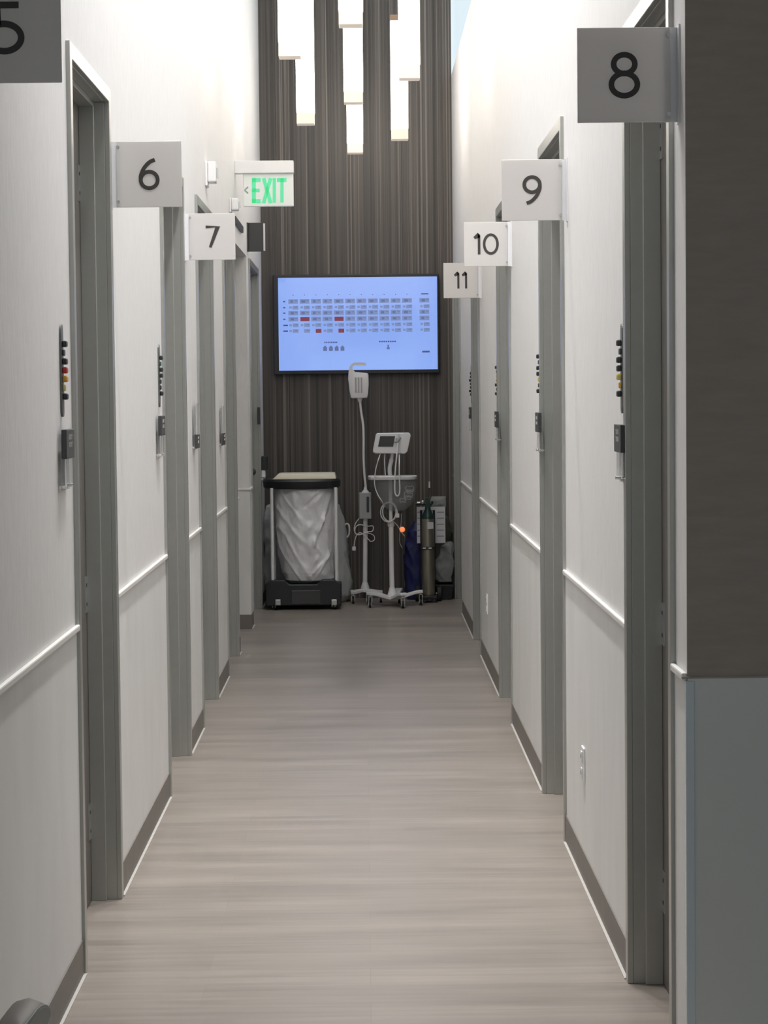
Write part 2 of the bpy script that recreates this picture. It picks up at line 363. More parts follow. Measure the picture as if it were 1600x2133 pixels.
b.box(WX0, WX1, Y_BACK-.09, Y_BACK-.02, WZ0, WZ0+.05).box(WX0, WX1, Y_BACK-.09, Y_BACK-.02, WZ1-.05, WZ1); b.build('window_frame', 'frame', lwin)
# clerestory
cw = place_struct('window_1', (XR+.06, 11, CLER), 'clerestory window strip above the right corridor wall showing pale sky', 'window')
MB().box(XR+.012, XR+.018, Y_LOW, YE, CLER, CTOP).build('window_pane', 'pane', cw)
b = MB().box(XR+.03, XR+.09, Y_LOW, YE, CLER, CLER+.012).box(XR+.03, XR+.09, Y_LOW, YE, CTOP-.03, CTOP)
for i in range(6): y = Y_LOW+i*1.54; b.box(XR+.03, XR+.09, y, y+.04, CLER, CTOP)
b.build('window_frame', 'ceiling', cw)
# far wall of ribbed wood
b = MB(); x = XL; wall_x1 = XR+T
b.box(XL-T, wall_x1, YE+.012, YE+.12, 0, CLER).box(XL-T, XR, YE+.012, YE+.12, CLER, CEIL)
while x < XR+.001:
    w = random.choice((.008, .011, .014, .02, .028)); d = random.choice((.0, .003, .006, .009))
    b.box(x, min(x+w, XR), YE-.0+d-.009, YE+.013, 0, CEIL); x += w
structure(b.build('wall_back', 'slat'), 'dark brown ribbed wood wall closing the corridor', 'wall')

# ------------------------------------------------------------------ doors
def door(n, x, s, y0, y1, label, lever_far, knob=None):
    """x wall plane, s = direction into the room; frame with double rabbet, closed leaf set back"""
    d = place_struct('door_%d' % n, (x, (y0+y1)/2, 0), label, 'door')
    FW, PR = .045, .012
    b = MB()
    def bx(xa, xb, ya, yb, za, zb):
        lo, hi = sorted((x+s*xa, x+s*xb)); b.box(lo, hi, ya, yb, za, zb)
    for e, sg in ((y0, 1), (y1, -1)):          # jambs
        def span(u, v): return sorted((e+sg*u, e+sg*v))
        ya, yb = span(0, FW); bx(-PR, .004, ya, yb, 0, DOOR_H)
        ya, yb = span(.004, FW-.012); bx(.004, T, ya, yb, 0, DOOR_H-.02)
        ya, yb = span(FW-.012, FW); bx(.004, T, ya, yb, 0, DOOR_H-FW)
        ya, yb = span(FW, FW+.016); bx(.036, .084, ya, yb, 0, DOOR_H-FW)
        bx(.0, T, *span(0, .004), 0, DOOR_H)
    bx(-PR, .004, y0+FW, y1-FW, DOOR_H-FW, DOOR_H)
    bx(.004, T, y0+.004, y1-.004, DOOR_H-FW, DOOR_H); bx(.036, .084, y0+FW+.016, y1-FW-.016, DOOR_H-FW-.016, DOOR_H-FW)
    b.build('door_frame', 'frame', d, bevel=.0015, seg=1)
    lo, hi = sorted((x+s*.084, x+s*.126))
    lf = MB().box(lo, hi, y0+FW+.001, y1-FW-.001, .004, DOOR_H-FW-.001).build('door_leaf', 'leaf', d)
    fx = x+s*.084; yl = y0+FW+.07
    if knob is None:
        MB().box(*sorted((fx, fx-s*.006)), yl-.028, yl+.028, .90, 1.06).build('latch_plate', 'steel', lf, bevel=.002)
        MB().tube([(fx-s*.004, yl, 1.0), (fx-s*.045, yl, 1.0), (fx-s*.05, yl+.02, 1.0), (fx-s*.05, yl+.11, 1.0)], .008).build('door_handle', 'steel', lf, smooth=True)
    else:
        k = on_wall(knob[0], knob[1], fx-s*.03)
        MB().cyl((fx, k.y, k.z), (fx-s*.02, k.y, k.z), .012).ball((fx-s*.035, k.y, k.z), .026).build('door_knob', 'dark', lf, smooth=True)
    yh = y1-FW-.035
    for z in (.26, .985, 2.28):
        h = MB().box(*sorted((fx, fx-s*.003)), yh-.03, yh+.03, z-.057, z+.057).build('hinge', 'steel', lf)
        b = MB()
        for q in (-.03, .03): b.cyl((fx-s*.003, yh, z+q), (fx-s*.0045, yh, z+q), .006, seg=10)
        b.build('hinge_screws', 'dark', h)
    return d
LN = ['grey steel frame door beside number 6', 'grey steel frame door just before number 7', 'grey steel frame door behind number 7 sign',
      'grey steel frame door before the side corridor', 'grey steel frame door left of the laundry hamper']
RN = ['dark grey steel frame door behind number 8', 'grey steel frame door behind number 9', 'grey steel frame door behind number 10', 'grey steel frame door behind number 11',
      'grey steel frame door beside the oxygen cylinder']
for i, (a, c) in enumerate(L_DOORS): door(i+1, XL, -1, a, c, LN[i], True, (525, 983) if i == 4 else None)
for i, (a, c) in enumerate(R_DOORS): door(i+6, XR, 1, a, c, RN[i], True, (957, 971) if i == 4 else None)

# ------------------------------------------------------------------ pendant lights
GP = 'slim square pendant lights over the corridor'
PZ0, PZ1 = 3.385, 4.20
def pendant(x, y, label, w=.118):
    t = thing('pendant_light', (x, y, PZ0), label, 'pendant light', GP); h = w/2
    MB().box(x-h, x+h, y-h, y+h, PZ0+.075, PZ1).build('lamp_shade', 'pendant', t, bevel=.004)
    MB().box(x-h*.98, x+h*.98, y-h*.98, y+h*.98, PZ0, PZ0+.0745).build('end_cap', 'endcap', t, bevel=.004)
    MB().box(x-h*1.03, x+h*1.03, y-h*1.03, y+h*1.03, PZ1, PZ1+.04).build('top_cap', 'bronze', t, bevel=.003)
    MB().cyl((x, y, PZ1+.04), (x, y, CEIL-.02), .006, seg=8).build('rod', 'bronze', t)
    MB().cyl((x, y, CEIL-.025), (x, y, CEIL), .06).build('ceiling_canopy', 'bronze', t, smooth=True)
def pend_px(px, py): # find the distance at which the bottom edge lies at PZ0
    v = ray(px, py); k = (PZ0-EYE)/v.z; return v.x*k, v.y*k
for px, py, lb in ((731, 55, 'glowing white pendant with the highest lower end, in the middle row'), (736.5, 216, 'glowing pendant between two others in the middle row'),
                   (740, 320, 'glowing pendant reaching lowest, nearest the ribbed wall'), (604, 121, 'leftmost glowing pendant, ending higher than its neighbour'),
                   (637, 260, 'long glowing pendant overlapping the leftmost one from behind'), (853, 166, 'rightmost glowing pendant, ending higher than its neighbour'),
                   (833, 292, 'long glowing pendant overlapping the rightmost one from behind')):
    pendant(*pend_px(px, py), lb)
# ------------------------------------------------------------------ number signs
SW, SH, SZ = .228, .21, 2.187
def digit(ch):                                 # strokes in a box of height 1, (list of (points, closed)), width
    if ch == '0': return [(arc(.36, .5, .33, .46, 0, 360, 36)[:-1], True)], .72
    if ch == '1': return [([(.02, .80), (.26, .95), (.26, .94), (.26, .0)], False)], .36
    if ch == '7': return [([(0, .95), (.56, .95), (.20, 0)], False)], .58
    if ch == '8': return [(arc(.34, .745, .245, .215, 0, 360, 32)[:-1], True), (arc(.34, .28, .30, .255, 0, 360, 32)[:-1], True)], .68
    six = [(p.x, p.y) for p in smooth_path([(.54, .97, 0), (.36, .89, 0), (.18, .70, 0), (.075, .47, 0), (.065, .30, 0)])]
    if ch == '6': return [(six, False), (arc(.345, .31, .28, .27, 0, 360, 32)[:-1], True)], .68
    if ch == '9': return [([(.69-a, 1-c) for a, c in six], False), ([(.69-a, 1-c) for a, c in arc(.345, .31, .28, .27, 0, 360, 32)[:-1]], True)], .68
    if ch == '5': return [([(.56, .95), (.14, .95), (.10, .56)]+arc(.26, .31, .34, .27, 105, -130, 24), False)], .62
def number_sign(num, side, y, label, px, py):
    x = XL if side < 0 else XR; s = -side      # s: direction away from the wall
    SZ = at(px, py, y).z
    t = thing('room_number_sign', (x, y, SZ), label, 'sign', 'projecting room number signs')
    xo = x+s*SW
    MB().box(*sorted((x+s*.020, xo)), y-.003, y+.003, SZ, SZ+SH).build('sign_panel', 'frosted', t, bevel=.001, seg=1)
    MB().box(*sorted((x+s*.004, x+s*.034)), y+.003, y+.006, SZ, SZ+SH).box(*sorted((x, x+s*.004)), y-.022, y+.022, SZ-.004, SZ+SH+.004).build('wall_bracket', 'offwhite', t)
    for z in (SZ+.018, SZ+SH-.018): MB().cyl((x+s*.024, y-.006, z), (x+s*.024, y-.003, z), .005, seg=12).build('screw', 'steel', t)
    H = .097; ws = [digit(c)[1] for c in num]; gap = .12; tw = (sum(ws)+gap*(len(num)-1))*H
    cx = xo-s*.46*SW; u0 = cx-tw/2; b = MB()
    for c, w in zip(num, ws):
        for q, (pts, cl) in enumerate(digit(c)[0]):
            b.ribbon([(u0+p[0]*H, SZ+SH/2-H/2+p[1]*H) for p in pts], .0125, lambda u, v, d: Vector((u, y-.003-d*(1+q*.35), v)), closed=cl)
        u0 += (w+gap)*H
    b.build('numeral', 'numeral', t)
for num, side, y, lb, px, py in (('5', -1, 4.31, 'shaded grey sign with number 5 cut off by the frame', 127, 172), ('6', -1, 7.13, 'white projecting sign with the number 6', 379, 431),
        ('7', -1, 10.06, 'white projecting sign with the number 7', 488, 541), ('8', 1, 4.975, 'large shaded grey sign with the number 8', 1197, 256), ('9', 1, 7.70, 'white projecting sign with the number 9', 1045, 460),
        ('10', 1, 10.60, 'white projecting sign with the number 10', 967, 555), ('11', 1, 13.35, 'small white projecting sign with the number 11', 921, 621)):
    number_sign(num, side, y, lb, px, py)

# ------------------------------------------------------------------ signal flags and room plates by the doors
def flag_rail(side, px, py, colors, label, h=.245):
    x = XL if side < 0 else XR; s = -side
    p = on_wall(px, py, x+s*.006); y, z = p.y, p.z
    t = thing('signal_flag_rail', (x, y, z-h/2), label, 'signal flags', 'exam room signal flags')
    b = MB(); n = 8; w = .019; pts = []
    for a in range(n+1): pts.append((math.cos(math.pi*a/n)*w, h/2-w+math.sin(math.pi*a/n)*w))
    for a in range(n+1): pts.append((-math.cos(math.pi*a/n)*w, -h/2+w-math.sin(math.pi*a/n)*w))
    b.prism([(x, y+u, z+v) for u, v in pts], (s*.006, 0, 0)); b.build('rail_plate', 'railgrey', t)
    for k, c in enumerate(colors):
        zc = z+h*.5-.052-k*.0232; out = .0125 if c[1] else .006
        MB().box(*sorted((x+s*.006, x+s*(.006+out))), y-.016, y+.016, zc-.0085, zc+.0085).build('flag', c[0], t, bevel=.004)
K, k_ = ('black', 1), ('dark', 0)
flag_rail(-1, 131, 772, [K, k_, K, ('red', 1), ('amber', 1), ('yellow', 0), K], 'flag rail with red and amber flags by door before number 6')
flag_rail(-1, 333, 783, [K, ('greenflag', 0), K, K, k_, k_, K], 'flag rail with dark flags just past the number 6 sign')
flag_rail(1, 1294, 768, [K, k_, K, K, ('yellow', 1), ('amber', 0), K], 'flag rail with one yellow flag beside door 8')
flag_rail(1, 1124, 779, [K, k_, K, K, ('yellow', 0), k_, K], 'flag rail with dark flags beside door 9')
flag_rail(1, 1036, 793, [K, k_, ('yellow', 0), ('amber', 0), K, k_, K], 'flag rail with amber specks beside door 10')
flag_rail(1, 981, 800, [k_, k_, K, k_, k_, K, k_], 'flag rail with all flags dark, beside door 11')
def room_plate(side, px, py0, pys, py1, label, clear_low=True, w=.15, off=.016):
    """plate held off the wall: dark nameplate py0..pys, clear holder to py1 (pixels at the wall)"""
    x = XL if side < 0 else XR; s = -side
    a = on_wall(px, py0, x+s*off); y = a.y; z0 = on_wall(px, py1, x+s*off).z; zs = on_wall(px, pys, x+s*off).z; z1 = a.z
    t = thing('room_nameplate', (x, y, z0), label, 'nameplate', 'room nameplates by the doors')
    y0, y1 = y-w/2, y+w/2
    MB().box(*sorted((x+s*.007, x+s*.010)), y0, y1, z0-.006, z1-.012).build('back_sheet', 'clear', t)
    dz0, dz1, cz0, cz1 = (zs, z1, z0, zs) if clear_low else (z0, zs, zs, z1)
    pl = MB().box(*sorted((x+s*.010, x+s*.024)), y0+.002, y1+.006, dz0, dz1).build('nameplate', 'dark', t, bevel=.002)
    b = MB(); zc = (dz0+dz1)/2+.006
    for r in (0, 1):
        for c in range(4):
            yy = y0+w*(.30+.12*c); zz = zc+.012-r*.02; hx = .012 if (r+c) % 2 else .014
            b.box(*sorted((x+s*.024, x+s*.0248)), yy, yy+.004, zz-hx/2, zz+hx/2).box(*sorted((x+s*.024, x+s*.0248)), yy, yy+.012, zz+hx/2-.003, zz+hx/2)
    b.build('lettering', 'numeral_pale', pl)
    MB().box(*sorted((x+s*.012, x+s*.018)), y0+.012, y1, cz0, cz1).build('card_holder', 'clear', t, bevel=.002)
    MB().box(*sorted((x+s*.0185, x+s*.0195)), y0+.002, y0+.012, cz0, cz1).build('holder_edge', 'offwhite', t)
    for yy in (y0+.008, y1-.008):
        MB().cyl((x, yy, z0+.004), (x+s*.022, yy, z0+.004), .005, seg=12).build('standoff', 'chrome', t, smooth=True)
room_plate(-1, 140, 894, 955, 1016, 'charcoal nameplate by the near door under red flags')
room_plate(-1, 336, 866, 907, 950, 'charcoal nameplate under the dark flags past number 6')
room_plate(-1, 409, 840, 905, 934, 'nameplate with clear upper holder below the number 7 sign', clear_low=False)
room_plate(-1, 464, 845, 902, 927, 'clear topped nameplate before the side corridor opening', clear_low=False)
room_plate(1, 1292, 884, 942, 1000, 'charcoal nameplate beside door 8 under the yellow flag')
room_plate(1, 1122, 859, 900, 940, 'charcoal nameplate beside door 9')
room_plate(1, 1035, 857, 890, 917, 'charcoal nameplate beside door 10')
room_plate(1, 980, 848, 872, 896, 'charcoal nameplate beside door 11')

# ------------------------------------------------------------------ exit sign, blade sign, alarms, outlets
Y = 14.1
a, c = at(503, 336, Y), at(612, 361, Y); d_, e_ = at(506, 362, Y), at(612, 430, Y)
t = thing('exit_sign', (XL, Y, e_.z), 'lit white exit sign with green letters and left chevron', 'exit sign')
MB().box(XL, c.x, Y-.03, Y+.05, c.z, a.z).build('housing', 'white', t, bevel=.004)
MB().box(d_.x, e_.x, Y-.006, Y+.02, e_.z, d_.z).build('sign_panel', 'exit_face', t, bevel=.006)
b = MB()
def ebar(pts, w):
    q = [at(px, py, Y-.0065) for px, py in pts]
    b.ribbon([(v.x, v.z) for v in q], w, lambda u, v, dd: Vector((u, Y-.0065-dd, v)), t=.002)
S = Y/FPX
ebar([(529, 371), (529, 423)], 8*S); ebar([(525, 375), (543, 375)], 8*S); ebar([(525, 396.5), (541, 396.5)], 7*S); ebar([(525, 419), (543, 419)], 8*S)
ebar([(549.5, 371), (564, 423)], 7.5*S); ebar([(564, 371), (549, 423)], 7.5*S); ebar([(571.5, 371), (571.5, 422)], 7*S)
ebar([(587.5, 371), (587.5, 422)], 7*S); ebar([(577, 375), (597, 375)], 8*S)
b.build('lettering', 'exit_green', t)
b = MB(); ebar([(517, 389), (510, 396), (517, 403)], 2.4*S); b.build('chevron', 'exit_grey', t)
Y = 15.45
a, c = at(523, 464, Y), at(549, 524, Y)
t = thing('blade_sign', (XL, Y, c.z), 'small charcoal blade sign above the last left door', 'sign')
MB().box(XL+.010, c.x, Y-.008, Y+.008, c.z, a.z).build('sign_panel', 'dark', t, bevel=.002)
MB().box(XL, XL+.010, Y-.03, Y+.03, c.z, a.z).build('wall_bracket', 'dark', t)
MB().box(c.x, c.x+.012, Y-.004, Y+.012, c.z+.006, a.z-.006).build('sign_edge', 'offwhite', t)
p0 = on_wall(489, 456, XL); p1 = on_wall(507, 481, XL)
b = MB().box(XL, XL+.016, 13.85, 14.72, 2.695, 2.738)
tag(b.build('wall_plaque', 'dark', bevel=.003), 'narrow charcoal bar plaque above the side corridor opening', 'plaque')
def alarm(px, py, w, h, label):
    p = on_wall(px, py, XL+.03); y, z = p.y, p.z
    t = thing('fire_alarm', (XL, y, z-h/2), label, 'alarm', 'white wall alarms')
    MB().box(XL, XL+.012, y-w*.55, y+w*.55, z-h*.55, z+h*.45).build('back_plate', 'white', t, bevel=.003)
    MB().box(XL+.012, XL+.055, y-w*.45, y+w*.45, z-h*.40, z+h*.45).build('housing', 'white', t, bevel=.008)
    MB().box(XL+.055, XL+.064, y-w*.2, y+w*.2, z-h*.2, z+h*.2).build('strobe_lens', 'clear', t, bevel=.003)
alarm(441, 361, .12, .125, 'white wall alarm above the number 7 sign')
alarm(489, 427, .10, .085, 'small white wall alarm left of the exit sign')
def outlet(px, py, label):
    p = on_wall(px, py, XR); y, z = p.y, p.z
    t = thing('wall_outlet', (XR, y, z-.058), label, 'outlet', 'white wall outlets')
    MB().box(XR-.010, XR-.003, y-.036, y+.036, z-.058, z+.058).build('cover_plate', 'white', t, bevel=.003)
    for q in (.027, -.027):
        o = MB().box(XR-.014, XR-.010, y-.017, y+.017, z+q-.017, z+q+.017).build('receptacle', 'offwhite', t, bevel=.003)
        MB().box(XR-.0145, XR-.014, y-.009, y-.006, z+q-.006, z+q+.007).box(XR-.0145, XR-.014, y+.006, y+.009, z+q-.006, z+q+.007).build('slots', 'dark', o)
outlet(1219, 1592, 'white wall outlet low between doors 8 and 9'); outlet(1017, 1258, 'white wall outlet low between doors 10 and 11')
# small fittings by the last left door
def wall_box(name, px, py, w, h, d, material, label, cat):
    p = on_wall(px, py, XL+d); y, z = p.y, p.z
    return tag(MB().box(XL, XL+d, y-w/2, y+w/2, z-h/2, z+h/2).build(name, material, bevel=.004), label, cat)
o = wall_box('room_nameplate', 541, 866, .16, .13, .014, 'dark', 'charcoal nameplate by the last left door', 'nameplate')
t = thing('glove_dispenser', (XL, 17.2, 1.02), 'black dispenser on the left wall above the hamper', 'dispenser')
p = at(548, 978, 17.2)
MB().box(XL, XL+.045, 17.12, 17.28, p.z, p.z+.105).build('dispenser_body', 'black', t, bevel=.006)
MB().box(XL, XL+.03, 17.13, 17.27, p.z-.06, p.z-.002).build('drip_tray', 'offwhite', t, bevel=.006)

# ------------------------------------------------------------------ wall screen
YT = YE-.012
a, c = at(568.5, 572.5, YT-.06), at(916, 777, YT-.06); s0, s1 = at(579, 579, YT-.062), at(912, 769, YT-.062)
t = thing('wall_screen', ((a.x+c.x)/2, YT, c.z), 'wide wall screen showing a blue schedule grid', 'screen')
MB().box(a.x, c.x, YT-.058, YT, c.z, a.z).build('bezel', 'black', t, bevel=.006)
scr = MB().box(s0.x, s1.x, YT-.0605, YT-.0575, s1.z, s0.z).build('display', 'screen', t)
def uv(cx, cy):                                # 185..1420 x 150..848 is the lit area
    return s0.x+(cx-185)/1235*(s1.x-s0.x), s0.z+(cy-150)/698*(s1.z-s0.z)
g1, g2, g4 = MB(), MB(), MB()
def cell(g, x0, y0, x1, y1, lift=.0006):
    u0, v0 = uv(x0, y0); u1, v1 = uv(x1, y1); g.box(u0, u1, YT-.0605-lift, YT-.0604, v1, v0)
cols = [263+88.4*i for i in range(11)]+[1282]
for r, ry in enumerate((328, 374, 415, 461, 507, 550)):
    thick = r in (0, 2, 3); hh = 17 if thick else 14
    cell(g4, 222, ry-5, 258 if r in (4, 5) else 240, ry+5)
    for q, cx in enumerate(cols):
        if (r, q) in ((3, 1), (3, 4)): g3 = MB(); cell(g3, cx+4, ry-16, cx+75, ry+16); g3.build('red_cell', 'screen_red', scr); continue
        if (r, q) in ((5, 2), (5, 4)): g3 = MB(); cell(g3, cx+34, ry-14, cx+78, ry+16); g3.build('red_cell', 'screen_red', scr); continue
        if thick:
            cell(g1, cx, ry-hh, cx+76, ry+hh); cell(g2, cx+12+random.random()*6, ry-9, cx+34+random.random()*12, ry+9, .001)
        else:
            if not (r == 5 and q == 1): cell(g1, cx+6, ry-9, cx+26, ry+7)
            cell(g1, cx+32, ry-hh, cx+78, ry+hh)
        cell(g2, cx+52, ry-7, cx+70, ry-2, .001)
for q in range(11): cell(g4, cols[q]+34, 278, cols[q]+42, 283)
cell(g4, 1295, 276, 1352, 284)
for k in range(8): cell(g4, 540+k*13, 633, 549+k*13, 643); cell(g4, 965+k*17, 630, 977+k*17, 641)
for k in range(4): cell(g2, 530+45*k, 672, 560+45*k, 702); cell(g2, 538+45*k, 664, 552+45*k, 672)
cell(g2, 1024, 680, 1048, 694); cell(g2, 1030, 660, 1042, 680); cell(g4, 1300, 708, 1358, 721)
g1.build('schedule_grid', 'screen_cell', scr); g2.build('schedule_ink', 'screen_cell_dark', scr); g4.build('caption_text', 'screen_text', scr)

# ------------------------------------------------------------------ laundry hamper and bag behind
def caster(parent, x, y, r=.028, h=.07, hood='steel'):
    o = MB().cyl((x, y, h-.012), (x, y, h+.004), .010, seg=10).box(x-.014, x-.010, y-.014, y+.018, r*.7, h-.010).box(x+.010, x+.014, y-.014, y+.018, r*.7, h-.010).box(x-.014, x+.014, y-.014, y+.018, h-.013, h-.008).build('caster', hood, parent)
    MB().cyl((x-.009, y+.004, r), (x+.009, y+.004, r), r, seg=18).build('wheel', 'rubber', o, smooth=True)
YH = 16.62
hl, hr = at(553, 1240, YH), at(711, 1240, YH); cx = (hl.x+hr.x)/2; hw = (hr.x-hl.x)/2
t = thing('laundry_hamper', (cx, YH+.22, 0), 'wheeled laundry hamper with white bag and black rim', 'hamper')
zb = at(0, 1208, YH).z; zb = at(600, 1208, YH).z; zr0 = at(630, 1019, YH).z; zr1 = at(630, 999, YH).z; zl = at(630, 987, YH+.1).z
# base: low moulded tray with a notched front
b = MB(); YB = YH+.44
b.prism([(cx-hw, YH, .035), (cx+hw, YH, .035), (cx+hw, YH, zb-.03), (cx+hw-.05, YH, zb), (cx+hw-.14, YH, zb), (cx+hw-.18, YH, zb-.035), (cx-hw+.18, YH, zb-.035), (cx-hw+.14, YH, zb), (cx-hw+.05, YH, zb), (cx-hw, YH, zb-.03)], (0, .06, 0))
b.box(cx-hw, cx-hw+.07, YH+.06, YB, .05, zb-.05).box(cx+hw-.07, cx+hw, YH+.06, YB, .05, zb-.05).box(cx-hw+.07, cx+hw-.07, YB-.06, YB, .05, zb-.05).box(cx-hw+.07, cx+hw-.07, YH+.06, YB-.06, .05, .075)
base = b.build('base', 'black', t, bevel=.008)
q0, q1 = at(607, 1230, YH), at(668, 1258, YH)
MB().box(q0.x, q1.x, YH-.006, YH+.004, q1.z, q0.z).build('foot_pedal', 'dark', t, bevel=.005)
for px in (579, 696):
    q = at(px, 1255, YH-.015); MB().box(q.x-.021, q.x+.021, YH-.018, YH+.002, q.z-.022, q.z+.022).build('caster_bracket', 'steel', t, bevel=.004)
for x in (cx-hw+.06, cx+hw-.06):
    for y in (YH+.05, YB-.06): caster(t, x, y, .026, .055)
for px0, px1 in ((565.5, 569), (699, 701)):
    a, c = at(px0, 1015, YH+.02), at(px1, 1210, YH+.02)
    MB().cyl((a.x, YH+.02, c.z-.03), (a.x, YH+.02, zr0+.01), .0125, seg=16).build('post', 'white', t, smooth=True)
    MB().cyl((a.x, YB-.04, c.z-.06), (a.x, YB-.04, zr0+.01), .0125, seg=16).build('post', 'white', t, smooth=True)
def oval(cx, cy, z, rx, ry, n=48, e=2.6):
    out = []
    for k in range(n):
        a = 2*math.pi*k/n; ca, sa = math.cos(a), math.sin(a)
        out.append(Vector((cx+rx*math.copysign(abs(ca)**(2/e), ca), cy+ry*math.copysign(abs(sa)**(2/e), sa), z)))
    return out
cy = YH+.22; rw = hw+.004
b = MB().rings([oval(cx-.008, cy, zr0, rw-.014, .235), oval(cx-.008, cy, zr0+.012, rw+.002, .245), oval(cx-.008, cy, zr1-.016, rw+.006, .25), oval(cx-.008, cy, zr1, rw-.004, .24)])
b.build('rim', 'black', t, smooth=True)
zt = zl; li = at(566, 997, YH).x; ri = at(700, 997, YH).x; lt = at(578, 986, YH).x; rt_ = at(697, 986, YH).x
b = MB(); rs = []
for z, x0, x1, yy0, yy1 in ((zr1+.001, li, ri, cy-.17, cy+.17), (zr1+.018, (li+lt)/2, ri-.004, cy-.165, cy+.165), (zr1+.040, lt, rt_, cy-.155, cy+.155), (zr1+.043, lt+.02, rt_-.02, cy-.13, cy+.13)):
    rs.append([Vector((x0, yy0, z)), Vector((x1, yy0, z)), Vector((x1, yy1, z)), Vector((x0, yy1, z))])
b.rings(rs); b.build('lid', 'cream', t, bevel=.004)
def sack(sections, n=96, amp=.012, seed=0, m=60, folds=()):
    """closed sack lofted through (z, cx, cy, rx, ry) with crumples and long folds"""
    b = MB(); rs = []; S = sections
    for j in range(m+1):
        f = j/m*(len(S)-1); i = min(int(f), len(S)-2); u = f-i
        u2 = u*u*(3-2*u)*.5+u*.5; z, x, y, rx, ry = [S[i][k]*(1-u2)+S[i+1][k]*u2 for k in range(5)]
        ring = []
        for p in oval(x, y, z, rx, ry, n, 2.5):
            d = Vector((p.x-x, (p.y-y), 0)); d.normalize()
            nz = noise.fractal(Vector((p.x*9+seed, p.y*9, p.z*5)), .8, 2.0, 4)*amp
            r2 = abs(noise.noise(Vector((p.x*7+p.z*4+seed, p.y*6, p.z*2.2+seed*2))))
            nz += amp*.9*(max(0, .22-r2)/.22)**1.5
            for fx0, fz0, fx1, fz1, fa, fw in folds:   # ridges along lines on the front
                if p.y < y:
                    L2 = (fx1-fx0)**2+(fz1-fz0)**2; tt = max(0, min(1, ((p.x-fx0)*(fx1-fx0)+(p.z-fz0)*(fz1-fz0))/L2))
                    dd = math.hypot(p.x-fx0-tt*(fx1-fx0), p.z-fz0-tt*(fz1-fz0)); nz += fa*math.exp(-(dd/fw)**2)*math.sin(math.pi*min(1, max(.02, .1+tt*.85)))
            env = min(1, j/4, (m-j)/4)
            ring.append(p+d*nz*env)
        rs.append(ring)
    return b.rings(rs)
def pz(py): return at(630, py, YH+.05).z
def px_(px): return at(px, 1100, YH+.03).x
bl, br_ = px_(573), px_(694)
def sec(py, l, r, ry): a, c = px_(l), px_(r); return (pz(py), (a+c)/2, cy, (c-a)/2, ry)
F = []
for q in ((690, 1030, 650, 1140, .014, .014), (682, 1060, 662, 1110, .012, .010), (670, 1024, 632, 1060, -.016, .012), (688, 1150, 655, 1205, .016, .012), (676, 1165, 640, 1208, .012, .010), (655, 1120, 652, 1145, .016, .012), (645, 1095, 632, 1120, .012, .012), (612, 1024, 614, 1060, .012, .016), (660, 1160, 650, 1180, .016, .014)):
    F.append((px_(q[0]), pz(q[1]), px_(q[2]), pz(q[3]), q[4], q[5]))
sack([sec(1216, 597, 686, .11), sec(1210, 590, 691, .16), sec(1194, 585, 693, .185), sec(1150, 578, 694, .195), sec(1100, 573, 694, .20), sec(1060, 572, 694, .20), sec(1030, 572, 694, .20), sec(1017, 573, 693, .20)], n=160, m=110, amp=.010, seed=3, folds=F).build('bag', 'bag', t, smooth=True)
YK = 17.31
def sk(py, l, r, ry): a, c = at(l, py, YK), at(r, py, YK); return (max(a.z, .004), (a.x+c.x)/2, YK, (c.x-a.x)/2, ry)
fz = at(630, 1249, YK).z
t2 = thing('linen_bag', (at(640, 1240, YK).x, YK, 0), 'full grey plastic bag standing behind the hamper', 'bag')
S2 = [sk(1262, 560, 722, .14), sk(1240, 553, 732, .19), sk(1200, 551, 731, .20), sk(1160, 551, 727, .20), sk(1120, 551, 722, .20), sk(1080, 552, 713, .18), sk(1055, 556, 706, .13), sk(1042, 575, 690, .06)]
S2[0] = (.003,)+S2[0][1:]
sack(S2, amp=.014, seed=11).build('bag', 'greybag', t2, smooth=True)
c0 = at(718, 1108, YK-.02)
MB().tube(smooth_path([at(717, 1096, YK-.02), at(722, 1091, YK-.03), at(727, 1094, YK-.04), at(728, 1106, YK-.04), at(726, 1116, YK-.03), at(720, 1121, YK-.02)]), .007).build('tie_handle', 'white', t2, smooth=True)

# ------------------------------------------------------------------ examination light on a stand
def star_base(parent, x, y, rad, angs, zc, zo, w, hub_r):
    for i, a in enumerate(angs):
        ca, sa = math.cos(math.radians(a)), math.sin(math.radians(a)); pts = []
        for k in range(9):
            u = k/8; r = .0+u*rad; pts.append((x+ca*r, y+sa*r, zc+(zo-zc)*(u*u*(3-2*u))))
        arm = MB().strip(pts, [w*(1-.35*k/8) for k in range(9)], .022).build('base_arm', 'white', parent, bevel=.004)
        caster(parent, x+ca*(rad-.015), y+sa*(rad-.015), .027, zo-.012)
YX = 17.16
pb = at(760, 1225, YX); xp = pb.x
t = thing('exam_light', (xp, YX, 0), 'white examination light on gooseneck with castored stand', 'lamp')
zb0 = .055
star_base(t, xp+.004, YX, .135, (218, 290, 2, 74, 146), .10, .085, .034, .03)
zbx0, zbx1 = at(762, 1080, YX).z, at(762, 1026, YX).z
xb = at(761, 1052, YX).x
MB().lathe([(.035, .085), (.033, .12), (.024, .15), (.0215, .16)], (xp+.002, YX, 0)).build('hub', 'white', t, smooth=True)
MB().tube([(xp+.002, YX, .15), (xb, YX, zbx0+.02)], .0185, 16).build('pole', 'offwhite', t, smooth=True)
bx_ = MB().box(xb-.047, xb+.047, YX-.05, YX+.05, zbx0, zbx1).build('power_box', 'grey', t, bevel=.006)
MB().box(xb+.010, xb+.030, YX-.0525, YX-.05, zbx0+.05, zbx1-.03).build('switch_label', 'dark', bx_, bevel=.001)
